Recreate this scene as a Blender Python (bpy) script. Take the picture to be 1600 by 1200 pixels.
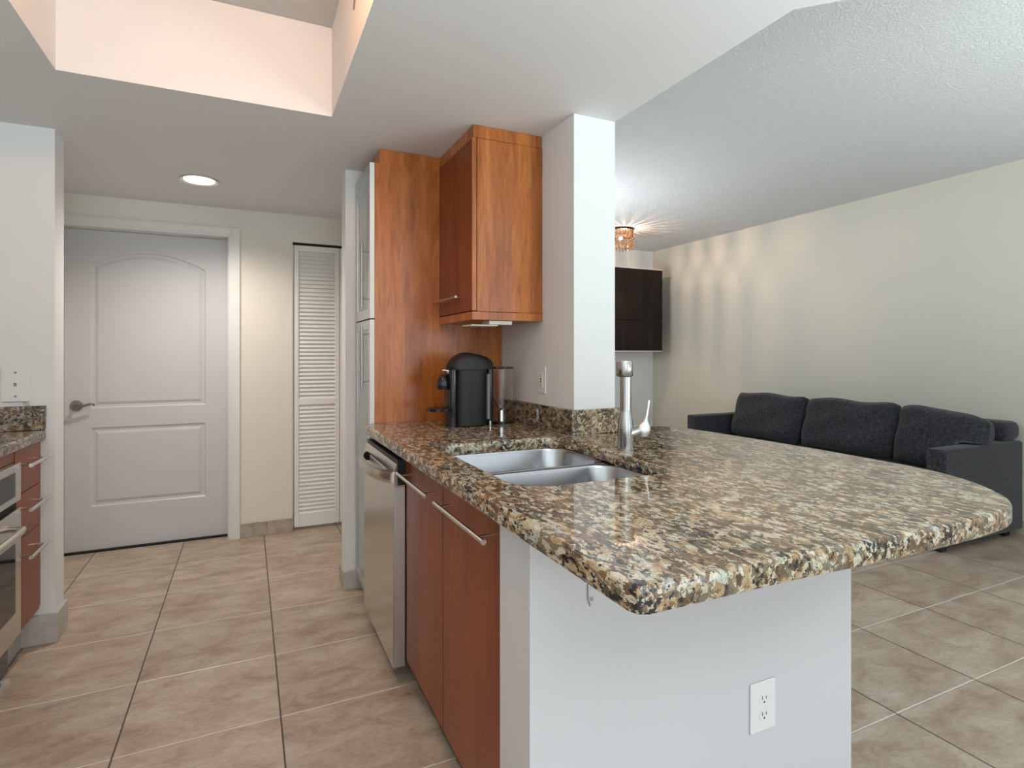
import bpy, bmesh, math, random
from mathutils import Vector, Matrix
random.seed(7)
for o in list(bpy.data.objects): bpy.data.objects.remove(o)
S = bpy.context.scene
COL = S.collection
PI = math.pi

# ------------------------------------------------------------------ camera
H = 1.26
F = 884.9
YAW = math.atan((800-386.2)/F)
cd = bpy.data.cameras.new('camera'); cam = bpy.data.objects.new('camera', cd); COL.objects.link(cam)
cam.location = (0, 0, H); cam.rotation_euler = (PI/2, 0, -YAW)
cd.sensor_width = 36; cd.sensor_fit = 'HORIZONTAL'; cd.lens = F/1600*36
cd.shift_y = -(600-552.1)/1600
cd.clip_start = .02
S.camera = cam

# ------------------------------------------------------------------ world, exposure, big lights
w = bpy.data.worlds.new('world'); S.world = w; w.use_nodes = True
bg = w.node_tree.nodes['Background']; bg.inputs[0].default_value = (.80, .90, 1, 1); bg.inputs[1].default_value = 1.2
S.view_settings.view_transform = 'Standard'; S.view_settings.look = 'None'
S.view_settings.gamma = 1; S.view_settings.use_curve_mapping = False
S.view_settings.exposure = 0.15

def area(name, loc, rot, sx, sy, energy, color, spread=None):
    l = bpy.data.lights.new(name, 'AREA'); l.shape = 'RECTANGLE'; l.size = sx; l.size_y = sy
    l.energy = energy; l.color = color
    if spread: l.spread = spread
    o = bpy.data.objects.new(name, l); COL.objects.link(o); o.location = loc; o.rotation_euler = rot
    return o
def point(name, loc, energy, color, r=.03):
    l = bpy.data.lights.new(name, 'POINT'); l.energy = energy; l.color = color; l.shadow_soft_size = r
    o = bpy.data.objects.new(name, l); COL.objects.link(o); o.location = loc
    return o
# daylight through the glass doors behind the camera
area('daylight_living', (3.1, -3.72, 1.25), (PI/2, 0, 0), 3.2, 2.3, 20, (.82, .92, 1))
area('daylight_kitchen', (-.3, -3.72, 1.35), (PI/2, 0, 0), 2.0, 2.1, 20, (.84, .93, 1))
# added fill lights aimed at the ceilings; one hidden behind the partition
area('fill_bounce_living', (3.1, -.5, 1.0), (PI, 0, 0), 2.4, 1.8, 92, (.85, .96, 1))
area('fill_bounce_kitchen', (.2, -1.3, 1.3), (PI, 0, 0), 1.2, 1.2, 104, (.79, .95, 1))
area('fill_bounce_back', (2.1, 4.4, 1.6), (PI-.5, 0, -PI/2), .7, .7, 34, (.88, .95, 1))

# ------------------------------------------------------------------ materials
def mat(name, color=(.8, .8, .8), rough=.5, metal=0, **k):
    m = bpy.data.materials.new(name); m.use_nodes = True
    b = m.node_tree.nodes['Principled BSDF']
    b.inputs['Base Color'].default_value = (*color, 1); b.inputs['Roughness'].default_value = rough
    b.inputs['Metallic'].default_value = metal
    for a, v in k.items(): b.inputs[a.replace('_', ' ')].default_value = v
    return m
class NT:
    def __init__(s, m): s.m = m; s.t = m.node_tree; s.b = s.t.nodes['Principled BSDF']
    def n(s, typ, **k):
        nd = s.t.nodes.new(typ)
        for a, v in k.items():
            if a.startswith('i_'):
                key = a[2:].replace('_', ' ')
                nd.inputs[int(key) if key.isdigit() else key].default_value = v
            else: setattr(nd, a, v)
        return nd
    def l(s, a, ao, b, bi): s.t.links.new(a.outputs[ao], b.inputs[bi]); return b
    def coord(s, scale=(1, 1, 1), rot=(0, 0, 0), loc=(0, 0, 0)):
        c = s.n('ShaderNodeTexCoord'); mp = s.n('ShaderNodeMapping')
        mp.inputs['Scale'].default_value = scale; mp.inputs['Rotation'].default_value = rot; mp.inputs['Location'].default_value = loc
        g = s.n('ShaderNodeNewGeometry')
        s.l(g, 'Position', mp, 'Vector'); return mp
    def ramp(s, stops, interp='LINEAR'):
        r = s.n('ShaderNodeValToRGB'); cr = r.color_ramp; cr.interpolation = interp
        while len(cr.elements) < len(stops): cr.elements.new(.5)
        for e, (p, c) in zip(cr.elements, stops): e.position = p; e.color = (*c, 1)
        return r
    def mix(s, fac, a, b, mode='MIX'):
        x = s.n('ShaderNodeMix', data_type='RGBA', blend_type=mode)
        for idx, v in ((0, fac), (6, a), (7, b)):
            if isinstance(v, tuple) and hasattr(v[0], 'outputs'): s.t.links.new(v[0].outputs[v[1]], x.inputs[idx])
            elif idx == 0: x.inputs[0].default_value = v
            else: x.inputs[idx].default_value = (*v, 1)
        return x
    def bump(s, src, out, strength, dist):
        b = s.n('ShaderNodeBump'); b.inputs['Strength'].default_value = strength; b.inputs['Distance'].default_value = dist
        s.l(src, out, b, 'Height'); s.l(b, 'Normal', s.b, 'Normal'); return b

def paint(name, color, rough=.6, bump=.0, bscale=60):
    m = mat(name, color, rough); t = NT(m)
    mp = t.coord(); nz = t.n('ShaderNodeTexNoise', i_Scale=bscale, i_Detail=3.0); t.l(mp, 0, nz, 0)
    if bump: t.bump(nz, 'Fac', bump, .004)
    n2 = t.n('ShaderNodeTexNoise', i_Scale=1.3, i_Detail=2.0); t.l(mp, 0, n2, 0)
    x = t.mix((n2, 'Fac'), tuple(c*.97 for c in color), tuple(min(1, c*1.03) for c in color)); t.l(x, 2, t.b, 'Base Color')
    return m
M = {}
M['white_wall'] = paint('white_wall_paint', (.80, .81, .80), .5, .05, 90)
M['white_wall_dim'] = paint('white_wall_paint_dimmed', (.66, .66, .68), .5, .05, 90)  # same white paint, greyed to put shade into the knee wall's colour
M['beige_wall'] = paint('beige_wall_paint', (.63, .60, .52), .6, .05, 90)
M['cream_wall'] = paint('cream_wall_paint', (.80, .76, .68), .55, .05, 90)
M['ceil_smooth'] = paint('smooth_ceiling_paint', (.77, .77, .77), .7, .05, 60)
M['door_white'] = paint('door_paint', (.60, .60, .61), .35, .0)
M['trim_white'] = paint('trim_paint', (.78, .77, .74), .35, .0)
M['louvre'] = paint('louvre_paint', (.86, .85, .81), .4)
M['plate'] = mat('white_plastic', (.82, .82, .81), .3)
M['plate_cream'] = mat('cream_plastic', (.75, .72, .6), .4)
M['slot'] = mat('slot_black', (.01, .01, .01), .6)
M['slot_grey'] = mat('slot_grey', (.25, .25, .25), .6)
# knock-down texture ceiling
m = mat('textured_ceiling', (.72, .73, .73), .85); t = NT(m); mp = t.coord()
v = t.n('ShaderNodeTexNoise', i_Scale=85., i_Detail=5., i_Roughness=.7); t.l(mp, 0, v, 0)
r = t.ramp([(.38, (0, 0, 0)), (.62, (1, 1, 1))]); t.l(v, 'Fac', r, 0); t.bump(r, 0, .75, .006); M['ceil_tex'] = m
# brushed / polished metals
def metal(name, color, rough, aniso=0, streak=(1, 1, 60), amt=.06):
    m = mat(name, color, rough, 1); t = NT(m); mp = t.coord(scale=streak)
    nz = t.n('ShaderNodeTexNoise', i_Scale=8., i_Detail=4.); t.l(mp, 0, nz, 0)
    mr = t.n('ShaderNodeMapRange', i_3=max(0, rough-amt), i_4=rough+amt); t.l(nz, 'Fac', mr, 0); t.l(mr, 0, t.b, 'Roughness')
    return m
M['steel'] = metal('brushed_steel', (.62, .60, .57), .22, streak=(1, 60, 1))
M['steel_edge'] = metal('steel_edge', (.72, .72, .72), .35)
M['nickel'] = metal('satin_nickel', (.64, .60, .56), .25)
M['dark_nickel'] = metal('dark_nickel', (.36, .34, .32), .22)
M['sink_steel'] = metal('sink_steel', (.42, .42, .43), .24, streak=(40, 40, 1))
M['dark_chrome'] = mat('dark_chrome', (.30, .29, .28), .15, 1)
M['chrome'] = mat('chrome', (.78, .78, .78), .12, 1)
M['faucet'] = metal('faucet_steel', (.46, .45, .44), .2, streak=(1, 1, 50), amt=.04)
M['alu'] = metal('aluminium_frame', (.60, .61, .61), .4)
M['frost'] = mat('frosted_glass', (.30, .345, .33), .14, 0, Specular_IOR_Level=.7)
M['black_gloss'] = mat('black_glass', (.008, .008, .009), .06)
M['black_matte'] = mat('black_plastic', (.010, .010, .011), .5)
M['black_shiny'] = mat('black_shiny_plastic', (.012, .012, .013), .12)
M['dark_gap'] = mat('dark_gap', (.006, .005, .005), .8)
M['clear'] = mat('clear_plastic', (1, 1, 1), .01, 0, Transmission_Weight=1., IOR=1.3)
M['amber'] = mat('amber_crystal', (1, .72, .5), .02, 0, Transmission_Weight=1., IOR=1.5)
M['bronze'] = mat('bronze', (.06, .04, .03), .35, .8)
def emis(name, color, strength):
    m = mat(name, color, .5); b = m.node_tree.nodes['Principled BSDF']
    b.inputs['Emission Color'].default_value = (*color, 1); b.inputs['Emission Strength'].default_value = strength; return m
M['lamp'] = emis('lamp_lens', (1, .9, .78), 3.5)
M['bulb'] = emis('bulb', (1, .75, .45), 25)

def wood(name, dark, mid, light, rough=.25, bands=True, coat=.3):
    m = mat(name, mid, rough, 0, Coat_Weight=coat, Coat_Roughness=.12); t = NT(m)
    mp = t.coord(scale=(9, 9, .9))
    n0 = t.n('ShaderNodeTexNoise', i_Scale=1.1, i_Detail=3.); t.l(mp, 0, n0, 0)
    mp2 = t.coord(scale=(1, 1, .12))
    wv = t.n('ShaderNodeTexNoise', i_Scale=38., i_Detail=6., i_Roughness=.62, i_Distortion=1.2); t.l(mp2, 0, wv, 0)
    mx = t.n('ShaderNodeMath', operation='ADD'); t.l(n0, 'Fac', mx, 0); t.l(wv, 'Fac', mx, 1)
    h = t.n('ShaderNodeMath', operation='MULTIPLY'); h.inputs[1].default_value = .5; t.l(mx, 0, h, 0)
    rp = t.ramp([(.36, dark), (.5, mid), (.63, light)]); t.l(h, 0, rp, 0)
    out = (rp, 0)
    if bands:
        mpb = t.coord(scale=(11, 11, .0001), loc=(.3, .2, 0)); sx = t.n('ShaderNodeSeparateXYZ'); t.l(mpb, 0, sx, 0)
        a = t.n('ShaderNodeMath', operation='ADD'); t.l(sx, 0, a, 0); t.l(sx, 1, a, 1)
        fl = t.n('ShaderNodeMath', operation='FLOOR'); t.l(a, 0, fl, 0)
        wn = t.n('ShaderNodeTexWhiteNoise', noise_dimensions='1D'); t.l(fl, 0, wn, 'W')
        mr = t.n('ShaderNodeMapRange', i_3=.86, i_4=1.1); t.l(wn, 0, mr, 0)
        x = t.n('ShaderNodeVectorMath', operation='SCALE'); t.l(rp, 0, x, 0); t.l(mr, 0, x, 'Scale'); out = (x, 0)
    t.l(out[0], out[1], t.b, 'Base Color')
    t.bump(wv, 'Fac', .04, .001)
    return m
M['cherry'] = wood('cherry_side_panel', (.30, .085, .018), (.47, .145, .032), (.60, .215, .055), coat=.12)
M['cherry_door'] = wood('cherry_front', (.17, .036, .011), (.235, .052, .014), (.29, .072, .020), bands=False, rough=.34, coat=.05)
M['cherry_door'].node_tree.nodes['Principled BSDF'].inputs['Specular IOR Level'].default_value = .3
M['espresso'] = wood('espresso_veneer', (.008, .004, .003), (.013, .008, .006), (.022, .013, .010), bands=False, rough=.38, coat=.0)
M['espresso'].node_tree.nodes['Principled BSDF'].inputs['Specular IOR Level'].default_value = .2

# granite
def granite(name, seed=0, light=1.0):
    m = mat(name, (.5, .4, .3), .03, 0, Specular_IOR_Level=.65); t = NT(m)
    mp = t.coord(scale=(1, .50, 1), rot=(0, 0, math.radians(-10)), loc=(seed, 0, 0))
    dn = t.n('ShaderNodeTexNoise', i_Scale=55., i_Detail=4., i_Roughness=.6); t.l(mp, 0, dn, 0)
    sc = t.n('ShaderNodeVectorMath', operation='SCALE'); sc.inputs['Scale'].default_value = .034; t.l(dn, 'Color', sc, 0)
    ad = t.n('ShaderNodeVectorMath', operation='ADD'); t.l(mp, 0, ad, 0); t.l(sc, 0, ad, 1)
    v1 = t.n('ShaderNodeTexVoronoi', i_Scale=84.); t.l(ad, 0, v1, 0)
    sp = t.n('ShaderNodeSeparateColor'); t.l(v1, 'Color', sp, 0)
    big = t.n('ShaderNodeTexNoise', i_Scale=16., i_Detail=3.); t.l(mp, 0, big, 0)
    # larger patches push neighbouring grains towards light or dark
    ma = t.n('ShaderNodeMath', operation='MULTIPLY_ADD'); t.l(big, 'Fac', ma, 0); ma.inputs[1].default_value = 1.0
    mb = t.n('ShaderNodeMath', operation='MULTIPLY_ADD'); t.l(sp, 0, mb, 0); mb.inputs[1].default_value = .92; mb.inputs[2].default_value = -.40
    t.l(mb, 0, ma, 2)
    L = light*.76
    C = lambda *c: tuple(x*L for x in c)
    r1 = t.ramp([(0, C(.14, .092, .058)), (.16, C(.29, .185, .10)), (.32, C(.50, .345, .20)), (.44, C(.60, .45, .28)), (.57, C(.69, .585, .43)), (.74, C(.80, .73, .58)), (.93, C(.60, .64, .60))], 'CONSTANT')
    t.l(ma, 0, r1, 0)
    fine = t.n('ShaderNodeTexNoise', i_Scale=260., i_Detail=4., i_Roughness=.7); t.l(mp, 0, fine, 0)
    rf = t.ramp([(.33, (.55, .47, .36)), (.5, (.96, .94, .9)), (.7, (1.2, 1.18, 1.12))]); t.l(fine, 'Fac', rf, 0)
    x2 = t.mix(.8, (r1, 0), (rf, 0), 'MULTIPLY')
    # dark veins threading between the grains
    v2 = t.n('ShaderNodeTexVoronoi', feature='DISTANCE_TO_EDGE', i_Scale=46.); t.l(ad, 0, v2, 0)
    nb_ = t.n('ShaderNodeTexNoise', i_Scale=42., i_Detail=3.); t.l(mp, 0, nb_, 0)
    mr = t.n('ShaderNodeMapRange', i_1=.42, i_2=.68, i_3=0., i_4=.24); t.l(nb_, 'Fac', mr, 0)
    lt = t.n('ShaderNodeMath', operation='LESS_THAN'); t.l(v2, 0, lt, 0); t.l(mr, 0, lt, 1)
    fm = t.n('ShaderNodeMath', operation='MULTIPLY'); t.l(lt, 0, fm, 0); fm.inputs[1].default_value = .78
    x3 = t.mix((fm, 0), (x2, 2), (.105, .078, .055))
    v3 = t.n('ShaderNodeTexNoise', i_Scale=95., i_Detail=3., i_Roughness=.6); t.l(mp, 0, v3, 0)
    bm_ = t.n('ShaderNodeTexNoise', i_Scale=13., i_Detail=1.); t.l(mp, 0, bm_, 0)
    aa = t.n('ShaderNodeMath', operation='MULTIPLY_ADD'); t.l(bm_, 'Fac', aa, 0); aa.inputs[1].default_value = .38; t.l(v3, 'Fac', aa, 2)
    rm = t.ramp([(.785, (0, 0, 0)), (.80, (1, 1, 1))]); t.l(aa, 0, rm, 0)
    x4 = t.mix((rm, 0), (x3, 2), (.022, .024, .027)); t.l(x4, 2, t.b, 'Base Color')
    return m
M['granite'] = granite('granite_countertop')
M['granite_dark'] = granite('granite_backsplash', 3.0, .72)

# floor tile: pitch .488 x .4471
def tile_mat():
    m = mat('floor_tile', (.4, .3, .2), .32, 0); t = NT(m)
    mp = t.coord(loc=(-.106, -1.2248, 0)); sx = t.n('ShaderNodeSeparateXYZ'); t.l(mp, 0, sx, 0)
    def axis(out, pitch, half):
        d = t.n('ShaderNodeMath', operation='DIVIDE'); t.l(sx, out, d, 0); d.inputs[1].default_value = pitch
        fl = t.n('ShaderNodeMath', operation='FLOOR'); t.l(d, 0, fl, 0)
        fr = t.n('ShaderNodeMath', operation='SUBTRACT'); t.l(d, 0, fr, 0); t.l(fl, 0, fr, 1)
        pp = t.n('ShaderNodeMath', operation='PINGPONG'); t.l(d, 0, pp, 0); pp.inputs[1].default_value = .5
        dist = t.n('ShaderNodeMath', operation='MULTIPLY'); t.l(pp, 0, dist, 0); dist.inputs[1].default_value = pitch
        lt = t.n('ShaderNodeMath', operation='LESS_THAN'); t.l(dist, 0, lt, 0); lt.inputs[1].default_value = half
        return fl, dist, lt
    fx, dx, gx = axis(0, .488, .0027); fy, dy, gy = axis(1, .4471, .0032)
    cb = t.n('ShaderNodeCombineXYZ'); t.l(fx, 0, cb, 0); t.l(fy, 0, cb, 1)
    wn = t.n('ShaderNodeTexWhiteNoise', noise_dimensions='3D'); t.l(cb, 0, wn, 0)
    off = t.n('ShaderNodeVectorMath', operation='SCALE'); t.l(wn, 'Color', off, 0); off.inputs['Scale'].default_value = 9
    p2 = t.n('ShaderNodeVectorMath', operation='ADD'); t.l(mp, 0, p2, 0); t.l(off, 0, p2, 1)
    st = t.n('ShaderNodeMapping'); st.inputs['Scale'].default_value = (.8, 1.5, 1); st.inputs['Rotation'].default_value = (0, 0, .25); t.l(p2, 0, st, 0)
    n1 = t.n('ShaderNodeTexNoise', i_Scale=7., i_Detail=8., i_Roughness=.62, i_Distortion=.5); t.l(st, 0, n1, 0)
    r1 = t.ramp([(.28, (.31, .225, .16)), (.44, (.42, .32, .245)), (.56, (.49, .40, .315)), (.72, (.58, .495, .41))]); t.l(n1, 'Fac', r1, 0)
    n2 = t.n('ShaderNodeTexNoise', i_Scale=60., i_Detail=4.); t.l(st, 0, n2, 0)
    r2 = t.ramp([(.3, (.88, .87, .86)), (.7, (1.08, 1.08, 1.08))]); t.l(n2, 'Fac', r2, 0)
    x = t.mix(1., (r1, 0), (r2, 0), 'MULTIPLY')
    tv = t.n('ShaderNodeMapRange', i_3=.94, i_4=1.06); t.l(wn, 'Value', tv, 0)
    xs = t.n('ShaderNodeVectorMath', operation='SCALE'); t.l(x, 2, xs, 0); t.l(tv, 0, xs, 'Scale')
    a = t.mix((gy, 0), (xs, 0), (.68, .64, .56)); b = t.mix((gx, 0), (a, 2), (.085, .065, .05)); t.l(b, 2, t.b, 'Base Color')  # one grout; crosswise lines painted pale as if catching light, others dark
    mn = t.n('ShaderNodeMath', operation='MINIMUM'); t.l(dx, 0, mn, 0); t.l(dy, 0, mn, 1)
    mr = t.n('ShaderNodeMapRange', i_1=.001, i_2=.005); t.l(mn, 0, mr, 0)
    s2 = t.n('ShaderNodeMath', operation='MULTIPLY_ADD'); t.l(n2, 'Fac', s2, 0); s2.inputs[1].default_value = .12; t.l(mr, 0, s2, 2)
    t.bump(s2, 0, .5, .003)
    return m
M['tile'] = tile_mat()
m = mat('baseboard_stone', (.4, .35, .3), .4); t = NT(m); mp = t.coord()
n = t.n('ShaderNodeTexNoise', i_Scale=14., i_Detail=8., i_Roughness=.65); t.l(mp, 0, n, 0)
r = t.ramp([(.3, (.33, .27, .21)), (.55, (.46, .40, .33)), (.75, (.56, .51, .44))]); t.l(n, 'Fac', r, 0); t.l(r, 0, t.b, 'Base Color'); M['base'] = m
m = mat('baseboard_stone_grey', (.5, .48, .45), .4); t = NT(m); mp = t.coord()
n = t.n('ShaderNodeTexNoise', i_Scale=14., i_Detail=8., i_Roughness=.65); t.l(mp, 0, n, 0)
r = t.ramp([(.3, (.40, .37, .33)), (.55, (.52, .49, .45)), (.75, (.62, .60, .56))]); t.l(n, 'Fac', r, 0); t.l(r, 0, t.b, 'Base Color'); M['base_grey'] = m
# charcoal fabric
m = mat('charcoal_fabric', (.03, .03, .035), .95, 0, Sheen_Weight=.15); t = NT(m); mp = t.coord()
n = t.n('ShaderNodeTexNoise', i_Scale=420., i_Detail=3.); t.l(mp, 0, n, 0)
n3 = t.n('ShaderNodeTexNoise', i_Scale=60., i_Detail=3.); t.l(mp, 0, n3, 0)
mm = t.n('ShaderNodeMath', operation='MULTIPLY'); t.l(n, 'Fac', mm, 0); t.l(n3, 'Fac', mm, 1)
r = t.ramp([(.12, (.008, .008, .011)), (.27, (.023, .024, .030)), (.42, (.07, .072, .085))]); t.l(mm, 0, r, 0); t.l(r, 0, t.b, 'Base Color')
t.bump(n, 'Fac', .4, .002); M['fabric'] = m

# ------------------------------------------------------------------ mesh helpers (geometry is given in world coordinates)
WL = {}
def nb(): return bmesh.new()
def box(bm, x0, x1, y0, y1, z0, z1, bevel=0, seg=2):
    vs = [bm.verts.new((x, y, z)) for x in (x0, x1) for y in (y0, y1) for z in (z0, z1)]
    fs = [(0, 1, 3, 2), (4, 6, 7, 5), (0, 4, 5, 1), (2, 3, 7, 6), (0, 2, 6, 4), (1, 5, 7, 3)]
    faces = [bm.faces.new([vs[i] for i in f]) for f in fs]
    if bevel:
        es = {e for f in faces for e in f.edges}
        bmesh.ops.bevel(bm, geom=list(es), offset=bevel, segments=seg, affect='EDGES', profile=.5, clamp_overlap=True)
    return bm
def prism(bm, pts, z0, z1, bevel=0, seg=3, axis='Z'):
    """extrude a polygon given in the plane of the two other axes"""
    def P(a, b, h): return {'Z': (a, b, h), 'Y': (a, h, b), 'X': (h, a, b)}[axis]
    lo = [bm.verts.new(P(a, b, z0)) for a, b in pts]; hi = [bm.verts.new(P(a, b, z1)) for a, b in pts]
    n = len(pts); f1 = bm.faces.new(lo[::-1]); f2 = bm.faces.new(hi)
    for i in range(n): bm.faces.new((lo[i], lo[(i+1) % n], hi[(i+1) % n], hi[i]))
    if bevel: bmesh.ops.bevel(bm, geom=list(set(f1.edges) | set(f2.edges)), offset=bevel, segments=seg, affect='EDGES', profile=.5)
    bmesh.ops.recalc_face_normals(bm, faces=bm.faces)
    return bm
def ring(bm, c, r, ax, n, ux=None):
    ax = Vector(ax).normalized(); u = ux or ax.orthogonal().normalized(); v = ax.cross(u)
    return [bm.verts.new(Vector(c)+u*r*math.cos(2*PI*i/n)+v*r*math.sin(2*PI*i/n)) for i in range(n)]
def skin(bm, rings, caps=True):
    for a, b in zip(rings, rings[1:]):
        n = len(a)
        for i in range(n): bm.faces.new((a[i], a[(i+1) % n], b[(i+1) % n], b[i]))
    if caps: bm.faces.new(rings[0][::-1]); bm.faces.new(rings[-1])
    bmesh.ops.recalc_face_normals(bm, faces=bm.faces)
def tube(bm, path, r, n=16, caps=True):
    path = [Vector(p) for p in path]; rs = r if isinstance(r, (list, tuple)) else [r]*len(path); R = []; u = None
    for i, p in enumerate(path):
        a = path[min(i+1, len(path)-1)]-path[max(i-1, 0)]; a.normalize()
        if u is None: u = a.orthogonal().normalized()
        else: u = (u-a*u.dot(a)).normalized()
        R.append(ring(bm, p, rs[i], a, n, u))
    skin(bm, R, caps); return bm
def lathe(bm, c, prof, n=32, axis=(0, 0, 1)):
    ax = Vector(axis).normalized(); u = ax.orthogonal().normalized()
    R = [ring(bm, Vector(c)+ax*h, max(r, 1e-4), ax, n, u) for r, h in prof]; skin(bm, R, True); return bm
def loft(bm, secs, n=32, p=4.):
    """secs: (z, x0, x1, y0, y1) super-ellipse sections"""
    R = []
    for z, x0, x1, y0, y1 in secs:
        cx, cy, a, b = (x0+x1)/2, (y0+y1)/2, (x1-x0)/2, (y1-y0)/2; rr = []
        for i in range(n):
            th = 2*PI*i/n; cc, ss = math.cos(th), math.sin(th)
            rr.append(bm.verts.new((cx+a*math.copysign(abs(cc)**(2/p), cc), cy+b*math.copysign(abs(ss)**(2/p), ss), z)))
        R.append(rr)
    skin(bm, R, True); return bm
def rrect(x0, x1, y0, y1, r, n=8):
    out = []
    for cx, cy, a0 in ((x1-r, y1-r, 0), (x0+r, y1-r, 90), (x0+r, y0+r, 180), (x1-r, y0+r, 270)):
        for i in range(n+1):
            a = math.radians(a0+90*i/n); out.append((cx+r*math.cos(a), cy+r*math.sin(a)))
    return out
def thing(name, label, cat, loc, group=None):
    o = bpy.data.objects.new(name, None); o.empty_display_size = .05; COL.objects.link(o); o.location = loc
    o['label'] = label; o['category'] = cat
    if group: o['group'] = group
    WL[o] = Vector(loc); return o
def obj(name, bm, m, parent=None, loc=None, smooth=False, label=None):
    me = bpy.data.meshes.new(name); o = bpy.data.objects.new(name, me)
    org = WL[parent] if parent is not None else Vector(loc or (0, 0, 0))
    bmesh.ops.recalc_face_normals(bm, faces=bm.faces)
    bmesh.ops.translate(bm, verts=bm.verts, vec=-org)
    if smooth:
        for f in bm.faces: f.smooth = True
        for e in bm.edges:
            if len(e.link_faces) == 2 and e.calc_face_angle(0) > math.radians(38): e.smooth = False
    bm.to_mesh(me); bm.free(); me.materials.append(M[m] if isinstance(m, str) else m)
    COL.objects.link(o)
    if parent is not None: o.parent = parent
    else: o.location = org
    WL[o] = org
    if label: o['label'] = label
    return o
def tag(o, label, cat, group=None):
    o['label'] = label; o['category'] = cat
    if group: o['group'] = group
    return o
def struct(name, bm, m, smooth=False):
    o = obj(name, bm, m, smooth=smooth); o['kind'] = 'structure'; return o
def B(*a, **k): return box(nb(), *a, **k)

# ------------------------------------------------------------------ room shell
ZS, ZC = 2.2405, 2.608
XW = 1.21            # kitchen side of the partition
struct('floor', B(-1.7, 5.1, -3.7, 6.2, -.1, 0), 'tile')
bm = nb(); box(bm, -1.7, 5.1, -3.7, 6.2, ZC, ZC+.1); struct('ceiling', bm, 'ceil_tex')
bm = nb()   # lowered smooth ceiling over the kitchen with its raised recess
for a in ((-1.6, -.600, -1.2, 4.285), (-.600, .318, 2.442, 4.285), (-.600, .318, -1.2, -.3), (.318, 1.21, -1.2, 4.285)): box(bm, *a, ZS, ZC-.001)
prism(bm, [(1.21, -1.2), (2.0, -1.2), (2.0, .535), (1.412, 1.123), (1.412, 1.99), (1.21, 1.99)], ZS, ZC-.001)
struct('ceiling_lower', bm, 'ceil_smooth')
struct('wall_right', B(4.88, 5.0, -3.6, 6.14, 0, ZC), 'beige_wall')
struct('wall_back_living', B(1.412, 4.88, 6.02, 6.14, 0, ZC), 'white_wall')
struct('wall_partition', B(1.21, 1.412, 1.99, 6.14, 0, ZC-.0), 'white_wall')
struct('wall_left_kitchen', B(-1.6, -1.48, -3.6, 3.09, 0, ZC), 'white_wall')
struct('wall_left_stub', B(-1.6, -.762, 3.09, 3.225, 0, ZS), 'white_wall')
struct('wall_left_hall', B(-1.35, -1.23, 3.225, 4.285, 0, ZS), 'cream_wall')
struct('wall_right_stub', B(.474, 1.21, 3.11, 3.235, 0, ZS), 'white_wall')
bm = nb()   # hall wall with door opening and closet opening
for a in ((-1.35, -1.04, 0, ZC), (-1.04, -.115, 2.05, ZC), (-.115, .291, 0, ZC), (.291, .93, 2.07, ZC), (.93, 1.21, 0, ZC)): box(bm, a[0], a[1], 4.285, 4.43, a[2], a[3])
struct('wall_back', bm, 'cream_wall')
struct('wall_closet_back', B(.2, 1.21, 4.75, 4.85, 0, ZC), 'cream_wall')
bm = nb()   # rear wall behind the camera with two tall glazed openings
for a in ((-1.6, -1.3, 0, ZC), (-1.3, .7, 0, .3), (-1.3, .7, 2.4, ZC), (.7, 1.5, 0, ZC), (1.5, 4.7, 2.4, ZC), (1.5, 4.7, 0, .1), (4.7, 5.0, 0, ZC)): box(bm, a[0], a[1], -3.6, -3.5, a[2], a[3])
struct('wall_rear', bm, 'white_wall')
for i, (a, b, z0) in enumerate(((-1.3, .7, .3), (1.5, 4.7, .1))):
    bm = nb(); mid = (a+b)/2
    for x in (a, mid-.03, b-.06): box(bm, x, x+.06, -3.58, -3.52, z0, 2.4)
    box(bm, a+.06, b-.06, -3.58, -3.52, z0, z0+.06); box(bm, a+.06, b-.06, -3.58, -3.52, 2.34, 2.4)
    struct('window_%d' % (i+1), bm, 'trim_white')
# peninsula knee wall
struct('wall_peninsula', prism(nb(), [(.537, 1.06), (1.570, 1.06), (1.570, 1.989), (1.44, 1.989), (1.44, 1.215), (.537, 1.215)], 0, .884), 'white_wall_dim')
# baseboards
def bb(name, *a, m='base'): return struct(name, B(*a, bevel=.002, seg=1), m)
bb('baseboard_back', -.040, .122, 4.272, 4.285, 0, .098); bb('baseboard_back.001', .124, .291, 4.272, 4.285, 0, .098)
bb('baseboard_left', -.93, -.749, 3.077, 3.09, 0, .128, m='base_grey'); bb('baseboard_left.001', -.762, -.749, 3.0905, 3.238, 0, .128, m='base_grey')
bb('baseboard_right', .461, .60, 3.097, 3.11, 0, .098, m='base_grey'); bb('baseboard_right.001', .461, .474, 3.1105, 3.247, 0, .098)
bb('baseboard_living', 4.868, 4.88, -3.4, 6.0, 0, .098)
bb('baseboard_living.001', 1.413, 4.86, 6.008, 6.02, 0, .098)

# ------------------------------------------------------------------ hall door
def panel_path(kind):
    x0, x1 = -.899, -.256
    if kind == 'low': return [(x0, .285), (x1, .285), (x1, .788), (x0, .788)]
    pts = [(x0, .911), (x1, .911)]
    for i in range(25):
        a = i/24; x = x1+(x0-x1)*a; pts.append((x, 1.825+.092*(1-(2*a-1)**2)))
    return pts
def inset(pts, d):
    n = len(pts); out = []
    for i in range(n):
        p0, p1, p2 = Vector(pts[i-1]), Vector(pts[i]), Vector(pts[(i+1) % n])
        e1 = (p1-p0).normalized(); e2 = (p2-p1).normalized()
        n1 = Vector((-e1.y, e1.x)); n2 = Vector((-e2.y, e2.x)); b = (n1+n2).normalized()
        out.append(p1+b*d/max(.4, b.dot(n1)))
    return [tuple(p) for p in out]
YD = 4.385
bm = nb()
dx0, dx1, dz0, dz1 = -1.034, -.121, .012, 2.043
def P3(p, y): return bm.verts.new((p[0], y, p[1]))
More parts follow.
